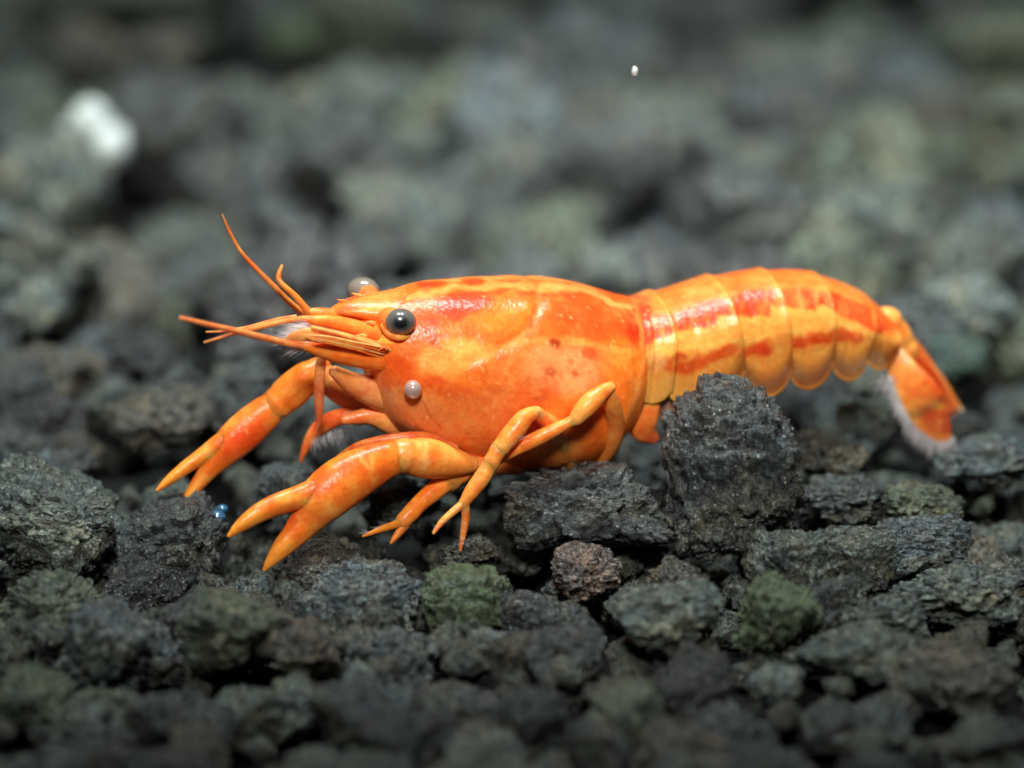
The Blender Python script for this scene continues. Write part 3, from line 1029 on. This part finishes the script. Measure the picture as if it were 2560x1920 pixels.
# second bent walking leg further back
tube([(1490, 1160, -2.06, 18), (1512, 1138, -2.58, 22), (1534, 1096, -3.35, 23), (1538, 1050, -3.87, 23), (1528, 1002, -4.39, 22), (1520, 975, -4.56, 16)], (251, 146, 62), clear=.08)
tube([(1527, 968, -4.64, 14), (1500, 985, -4.82, 22), (1468, 1015, -4.99, 26), (1442, 1044, -5.07, 20), (1432, 1052, -5.07, 14)], LG)
tube([(1440, 1046, -5.07, 13), (1400, 1068, -4.99, 16), (1340, 1098, -4.82, 19), (1275, 1132, -4.64, 15), (1235, 1160, -4.47, 10), (1205, 1185, -4.39, 6)], (251, 136, 46))
# far mouth-side legs
tube([(905, 1045, .6, 18), (860, 1040, 1.0, 20), (815, 1058, 1.3, 22), (785, 1085, 1.5, 18), (764, 1120, 1.6, 11), (751, 1153, 1.7, 4)], (246, 112, 48))
tube([(815, 868, -.9, 6), (803, 905, -.8, 13), (798, 950, -.8, 13), (797, 1000, -.7, 13), (797, 1050, -.5, 8), (790, 1075, -.4, 3)], (246, 150, 100), clear=.3)
tube([(1100, 1080, 0, 44), (1000, 1062, -.4, 36), (930, 1040, -.4, 24), (860, 1050, -.3, 12)], (240, 134, 66))
tube([(1130, 1120, -2.4, 20), (1060, 1096, -2.6, 17), (980, 1098, -2.4, 14), (900, 1112, -2.0, 10), (845, 1140, -1.6, 4)], (230, 110, 56), clear=.15)
tube([(1060, 1000, 0, 44), (970, 990, -.5, 44), (890, 962, -.8, 30), (835, 928, -.9, 15)], (240, 160, 98), clear=0.1)
tube([(1100, 1010, 0, 60), (1020, 1000, 0, 55), (960, 990, .4, 40)], (230, 140, 76))
tube([(1300, 1110, 0, 50), (1150, 1090, 0, 60), (1080, 1050, 0, 50)], (232, 130, 60))
# face: antennal bases, scales, peduncles
tube([(1060, 915, -.6, 20), (1000, 908, -1.2, 24), (950, 902, -1.5, 27), (900, 893, -1.7, 27), (840, 880, -1.7, 26), (790, 868, -1.6, 20), (752, 862, -1.5, 10)], (250, 122, 34))
tube([(1040, 892, -1.0, 8), (985, 880, -1.7, 11), (920, 862, -2.0, 16), (850, 848, -2.0, 19), (790, 838, -1.95, 19), (745, 838, -1.9, 14), (716, 846, -1.8, 3)], (252, 166, 94), flat=.3)
tube([(990, 880, -1.9, 4), (900, 850, -2.3, 5), (840, 832, -2.3, 5), (780, 818, -2.2, 4)], (255, 196, 120))
tube([(960, 842, -1.3, 16), (900, 822, -1.3, 19), (840, 806, -1.25, 16), (790, 800, -1.2, 12), (752, 796, -1.1, 7)], (251, 142, 54))
tube([(930, 812, -.3, 16), (870, 794, -.2, 15), (815, 784, -.1, 13), (772, 780, 0, 9)], (250, 136, 48))
tube([(900, 806, .9, 14), (840, 786, 1.1, 13), (790, 780, 1.2, 11), (755, 782, 1.3, 7)], (246, 128, 48))
tube([(880, 850, .4, 18), (820, 828, .6, 18), (765, 820, .8, 14), (722, 828, .9, 5)], (246, 160, 110), flat=.35, clear=.2)
for k in range(4):                              # ridges of the antennal scale
    dy = 4 + 6 * k
    tube([(1000 - 6 * k, 878 + dy, -1.5, 2), (950 - 8 * k, 864 + dy, -2.2, 2.5), (890, 852 + dy, -2.45, 3), (820, 838 + dy * .9, -2.5, 2.5), (760 + 6 * k, 834 + dy * .7, -2.3, 1.2)], ((255, 190, 120), (246, 128, 52))[k % 2], m=10)
for (x, y, dx, dy, la) in ((856, 752, -13, -3, 0), (892, 737, -13, -4, 0), (925, 806, -16, 3, -1.4), (905, 838, -20, 2, -1.9), (960, 868, -16, 9, -2.2)):
    tube([(x + 8, y + 3, la, 6), (x, y, la, 4), (x + dx, y + dy, la, 1)], (252, 150, 76), m=10)   # small spines
# eye socket lip and stalks
th = np.linspace(radians(12), radians(168), 14)
tube([(1000 + 45 * cos(a), 804 + 39 * sin(a), -2.3 + .5 * abs(cos(a)), 4 + 5 * sin(a)) for a in th], (253, 152, 72))
tube([(968, 800, -1.2, 30), (985, 803, -1.8, 32)], (246, 120, 50))
tube([(930, 752, 1.0, 24), (918, 738, 1.7, 28)], (240, 120, 60))
# flap of the first belly limb behind the carapace
tube([(1608, 930, -2.0, 34), (1612, 990, -2.1, 40), (1604, 1045, -2.1, 42), (1612, 1078, -2.0, 34), (1634, 1098, -1.9, 16)], (248, 124, 50), flat=.4, pigfn=[('b', 1640, 1095, 22, 22, 0, (232, 70, 40), .8)])
tube([(1640, 960, -2.0, 30), (1660, 1010, -1.9, 26), (1668, 1060, -1.8, 10)], (205, 175, 150), flat=.3, clear=.5)


# tail fan
FANP = [('b', 2335, 960, 60, 16, 58, (222, 78, 28), .8), ('b', 2300, 985, 40, 9, 20, (236, 92, 36), .6), ('b', 2330, 1050, 24, 48, -38, (220, 74, 34), .8),
        ('b', 2370, 1058, 15, 34, -10, (208, 62, 24), .8), ('l', [(2262, 1010), (2300, 1006), (2340, 1010), (2368, 1020)], 6, (253, 152, 62), .9),
        ('l', [(2262, 1012), (2300, 1070), (2350, 1103), (2386, 1084)], 6, (253, 160, 76), .9), ('l', [(2345, 1012), (2352, 1096)], 4, (252, 150, 70), .8),
        ('b', 2250, 900, 30, 40, 0, (255, 172, 84), .8)]
tube([(2205, 815, 0, 55), (2240, 850, -.1, 46), (2262, 885, -.2, 36)], (253, 160, 66), flat=.75, pigfn=FANP)
tube([(2238, 835, .3, 30), (2282, 885, .3, 30), (2330, 940, .3, 22), (2370, 988, .3, 14), (2404, 1026, .3, 5)], (248, 122, 42), flat=.22, pigfn=[('l', [(2262, 838), (2330, 920), (2404, 1024)], 6, (253, 160, 80), .8), ('b', 2410, 1030, 14, 14, 0, (255, 226, 200), .9)])
tube([(2236, 885, -.9, 26), (2254, 922, -1.3, 38), (2280, 966, -1.7, 52), (2300, 1000, -1.9, 57), (2308, 1014, -1.9, 55)], (251, 146, 62), flat=.14, pigfn=FANP + [('l', [(2224, 930), (2246, 985), (2256, 1012)], 6, (255, 180, 96), .8)])
tube([(2308, 1014, -1.9, 52), (2322, 1042, -1.95, 50), (2345, 1074, -2.0, 38), (2362, 1094, -2.0, 20)], (240, 116, 52), flat=.10, pigfn=FANP, clear=.08)
tube([(2262, 880, -.4, 18), (2306, 930, -.5, 27), (2348, 988, -.5, 26), (2378, 1026, -.5, 13)], (226, 82, 32), flat=.16, pigfn=[('l', [(2270, 905), (2330, 985), (2366, 1030)], 4, (250, 140, 70), .7)], clear=.1)
tube([(2262, 880, .8, 22), (2310, 935, 1.2, 34), (2352, 990, 1.4, 32), (2376, 1030, 1.5, 18)], (236, 110, 44), flat=.2)
body = B.build('body', SHELL, cray, ORG, 0.03)

# ---------------- eyes
def eye_material():
    m, nt, p, out = new_mat('dark_eye')
    tc = N(nt, 'TexCoord')
    sx = N(nt, 'SeparateXYZ')
    nt.links.new(tc.outputs['Object'], sx.inputs[0])
    # outward axis is local -Y: dark centre, grey facets toward the rim
    c = ramp(nt, math_node(nt, 'MULTIPLY_ADD', sx.outputs[1], 0.5), [(0.0, (0.006, 0.006, 0.010)), (0.03, (0.014, 0.014, 0.018)), (0.09, (0.10, 0.095, 0.09)), (0.34, (0.17, 0.155, 0.13)), (0.6, (0.24, 0.20, 0.16))])
    c.node.inputs[0].links[0].from_node.inputs[2].default_value = 0.5
    vo = N(nt, 'TexVoronoi', Scale=16.0)
    nt.links.new(tc.outputs['Object'], vo.inputs['Vector'])
    c = mix(nt, 0.35, c, mix(nt, 1.0, c, ramp(nt, vo.outputs['Distance'], [(0, (1.5, 1.5, 1.5)), (.6, (.4, .4, .4))]), 'MULTIPLY'))
    nt.links.new(c, p.inputs['Base Color'])
    p.inputs['Roughness'].default_value = 0.25
    p.inputs['Coat Weight'].default_value = 0.6
    p.inputs['Coat Roughness'].default_value = 0.06
    return m


EYE = eye_material()
me_eye = make_mesh('eye', ICO[6][0], [ICO[6][1]])
me_eye.materials.append(EYE)
for (px, py, lat, r, az) in ((1001, 804, -2.05, 38, 0.05), (908, 727, 2.1, 41, pi - .3)):
    o = bpy.data.objects.new('eye', me_eye)
    C.objects.link(o)
    o.parent = cray
    o.location = (S(px, py, lat) - ORG) * MM
    o.scale = np.array([1.03, 0.85, 0.86]) * r * K * MM
    o.rotation_euler = (radians(-12), 0, az)
    tag(o, 'dark grey eye with a black pupil in its orange socket' if lat < 0 else 'greyish eye peeping over the snout')

# ---------------- antennae
ANT = [
    ('antenna', [(755, 782, 1.3, 8), (720, 752, 1.5, 8), (686, 717, 1.8, 7), (645, 676, 2.1, 6), (603, 630, 2.4, 5), (574, 580, 2.7, 4), (555, 535, 2.9, 2)], (206, 118, 52)),
    ('antenna', [(765, 864, -1.5, 12), (715, 857, -1.7, 9), (650, 842, -2.0, 8.5), (585, 826, -2.4, 7.5), (515, 810, -2.8, 6.5), (450, 794, -3.1, 5)], (238, 146, 86)),
    ('antennule', [(772, 782, 0.0, 10), (741, 743, 0.2, 8), (712, 717, 0.4, 7.5), (697, 700, 0.6, 7), (698, 682, 0.7, 6), (706, 662, 0.8, 3)], (226, 126, 48)),
    ('antennule', [(758, 796, -1.1, 7), (700, 806, -1.4, 7), (640, 820, -1.7, 6.5), (585, 834, -2.0, 4.5), (510, 856, -2.4, 2)], (226, 146, 80)),
    ('antennule', [(740, 792, .9, 6), (690, 800, .7, 5.5), (620, 818, .3, 4.5), (560, 828, 0, 3.5), (515, 830, -.2, 2)], (214, 140, 84)),
]
for nm, ctrl, col in ANT:
    b = Build()
    tube(ctrl, col, m=12, target=b, cap=0.3)
    b.build(nm, SHELL, cray, ORG)

# ---------------- bristles
HAIR = plain('pale_bristle', (0.74, 0.70, 0.70), 0.5, scale=800.0)


def bristles(name, hairs, label):
    V, F = [], []
    n0 = 0
    for p0, p1, sag, r in hairs:
        p0, p1 = np.asarray(p0), np.asarray(p1)
        d = p1 - p0
        a = np.cross(d, (0.3, 1, 0.2))
        a /= np.linalg.norm(a) + 1e-9
        c = np.cross(d, a)
        c /= np.linalg.norm(c) + 1e-9
        for i in range(4):
            t = i / 3
            q = p0 + d * t + np.array([0, 0, -sag]) * t * t
            rr = r * (1 - .85 * t)
            for k in range(3):
                V.append(q + rr * (cos(k * 2.0944) * a + sin(k * 2.0944) * c))
        for i in range(3):
            for k in range(3):
                k2 = (k + 1) % 3
                F.append((n0 + i * 3 + k, n0 + i * 3 + k2, n0 + i * 3 + 3 + k2, n0 + i * 3 + 3 + k))
        n0 += 12
    me = make_mesh(name, (np.array(V) - ORG) * MM, [np.array(F)])
    o = new_obj(name, me, cray, HAIR)
    o['label'] = label
    return o


hs = []
edge = spline([(2222, 940, -1.6), (2240, 985, -1.8), (2256, 1020, -1.9), (2280, 1062, -2.0), (2314, 1092, -2.0), (2350, 1108, -2.0), (2382, 1094, -2.0)], 260)
for i, e in enumerate(edge):
    for j in range(1 if i % 3 else 2):
        t = i / 259
        ln = random.uniform(20, 48)
        ang = radians(115 - 38 * t + random.uniform(-14, 14))
        hs.append((S(e[0] + 3, e[1] - 3, e[2] + random.uniform(-.15, .15)), S(e[0] + ln * cos(ang), e[1] + ln * sin(ang), e[2] + random.uniform(-.3, .3)), 0.1, 0.016))
bristles('bristle_fringe', hs, 'pale fringe of fine hairs along the tail fan')
hs = []
for i in range(90):
    x, y = random.gauss(2214, 13), random.gauss(956, 9)
    hs.append((S(x, y, -1.4), S(x + random.uniform(-22, 10), y + random.uniform(-8, 26), -1.6 + random.uniform(-.3, .3)), 0, 0.022))
bristles('bristle_fringe', hs, 'white tuft of fuzz at the tail base')
hs = []
for i in range(170):
    t = random.random()
    x, y = 770 - 58 * t, 812 + 38 * t * t + random.uniform(-8, 12)
    ln = random.uniform(16, 46)
    an = radians(180 + random.uniform(-28, 22))
    la = random.uniform(-1.9, .8)
    hs.append((S(x + 6, y, la), S(x + ln * cos(an), y - ln * sin(an) * .8, la), 0, 0.011))
for i in range(26):
    x = random.uniform(735, 790)
    hs.append((S(x, 872, -1.4), S(x - random.uniform(20, 50), 880 + random.uniform(-4, 16), -1.4), 0, 0.010))
bristles('bristle_fringe', hs, 'fine pale hairs around the snout scales')
hs = []
for i in range(60):
    t = random.random()
    x, y = 775 + 105 * t, 1100 - 36 * t + random.uniform(-6, 6)
    hs.append((S(x, y, .8), S(x + random.uniform(-4, 16), y + random.uniform(18, 34), .7), 0, 0.014))
bristles('bristle_fringe', hs, 'dark comb of bristles between the mouth legs')
hs = []
for (x0, y0_, x1, y1_, la, nn_) in ((1018, 1290, 910, 1334, -4.8, 18), (1150, 1268, 1088, 1322, -6.4, 14), (1168, 1280, 1160, 1360, -6.4, 14), (1330, 1085, 1240, 1130, -5.6, 8), (1245, 1110, 1180, 1220, -6.3, 12)):
    for i in range(nn_):
        t = random.random()
        x, y = x0 + (x1 - x0) * t, y0_ + (y1_ - y0_) * t
        an = random.uniform(2.4, 4.2)
        hs.append((S(x, y, la), S(x + 17 * cos(an), y + 15 * sin(an), la), 0, 0.008))
bristles('bristle_fringe', hs, 'tiny hairs along the walking legs')

# ------------------------------------------------------------------ bubbles and specks
m, nt, p, out = new_mat('tinted_bubble')
p.inputs['Base Color'].default_value = (1, 1, 1, 1)
p.inputs['Base Color'].default_value = (0.95, 0.62, 0.52, 1)  # pink stands in for the orange shell seen through and mirrored in the bubble
p.inputs['Transmission Weight'].default_value = 0.6
p.inputs['Roughness'].default_value = 0.22
p.inputs['IOR'].default_value = 1.7
p.inputs['Coat Weight'].default_value = 1.0
p.inputs['Coat Roughness'].default_value = 0.08
GLASS = m
me_b = make_mesh('air_bubble', ICO[6][0], [ICO[6][1]])
me_b.materials.append(GLASS)
o = new_obj('air_bubble', me_b)
o.location = S(1032, 974, -3.05) * MM
o.scale = np.array([1, 1, 1.08]) * 22 * K * MM
tag(o, 'tiny shiny air bubble stuck to the cheek of the crayfish', 'bubble')
BEAD = plain('blue_gloss', (0.03, 0.12, 0.22), 0.12, scale=2.0)
me_c = make_mesh('glossy_bead', ICO[6][0], [ICO[6][1]])
me_c.materials.append(BEAD)
BEAD.node_tree.nodes['Principled BSDF'].inputs['Coat Weight'].default_value = 1.0
for (x, y, r, yy, lab) in ((543, 1292, 19, -3.6, 'tiny glossy blue bead beside the near claw tip'), (556, 1272, 13, -2.9, 'tiny glossy pale bead lying on the blue one')):
    o = new_obj('glossy_bead', me_c)
    o.location = at(x, y, yy) * MM
    o.scale = np.array([1.1, 1, .85]) * r * K * MM
    tag(o, lab, 'bead')
me_s = make_mesh('drifting_speck', D6 * (1 + .5 * (fbm(D6 * 2.2, 9, 3) - .5))[:, None], [F6])
o = new_obj('drifting_speck', me_s, None, WHITE)
o.location = at(1587, 178, 4.0) * MM
o.scale = np.array([7, 6, 12]) * K * MM
tag(o, 'small white speck of debris drifting in the water above the crayfish', 'debris')
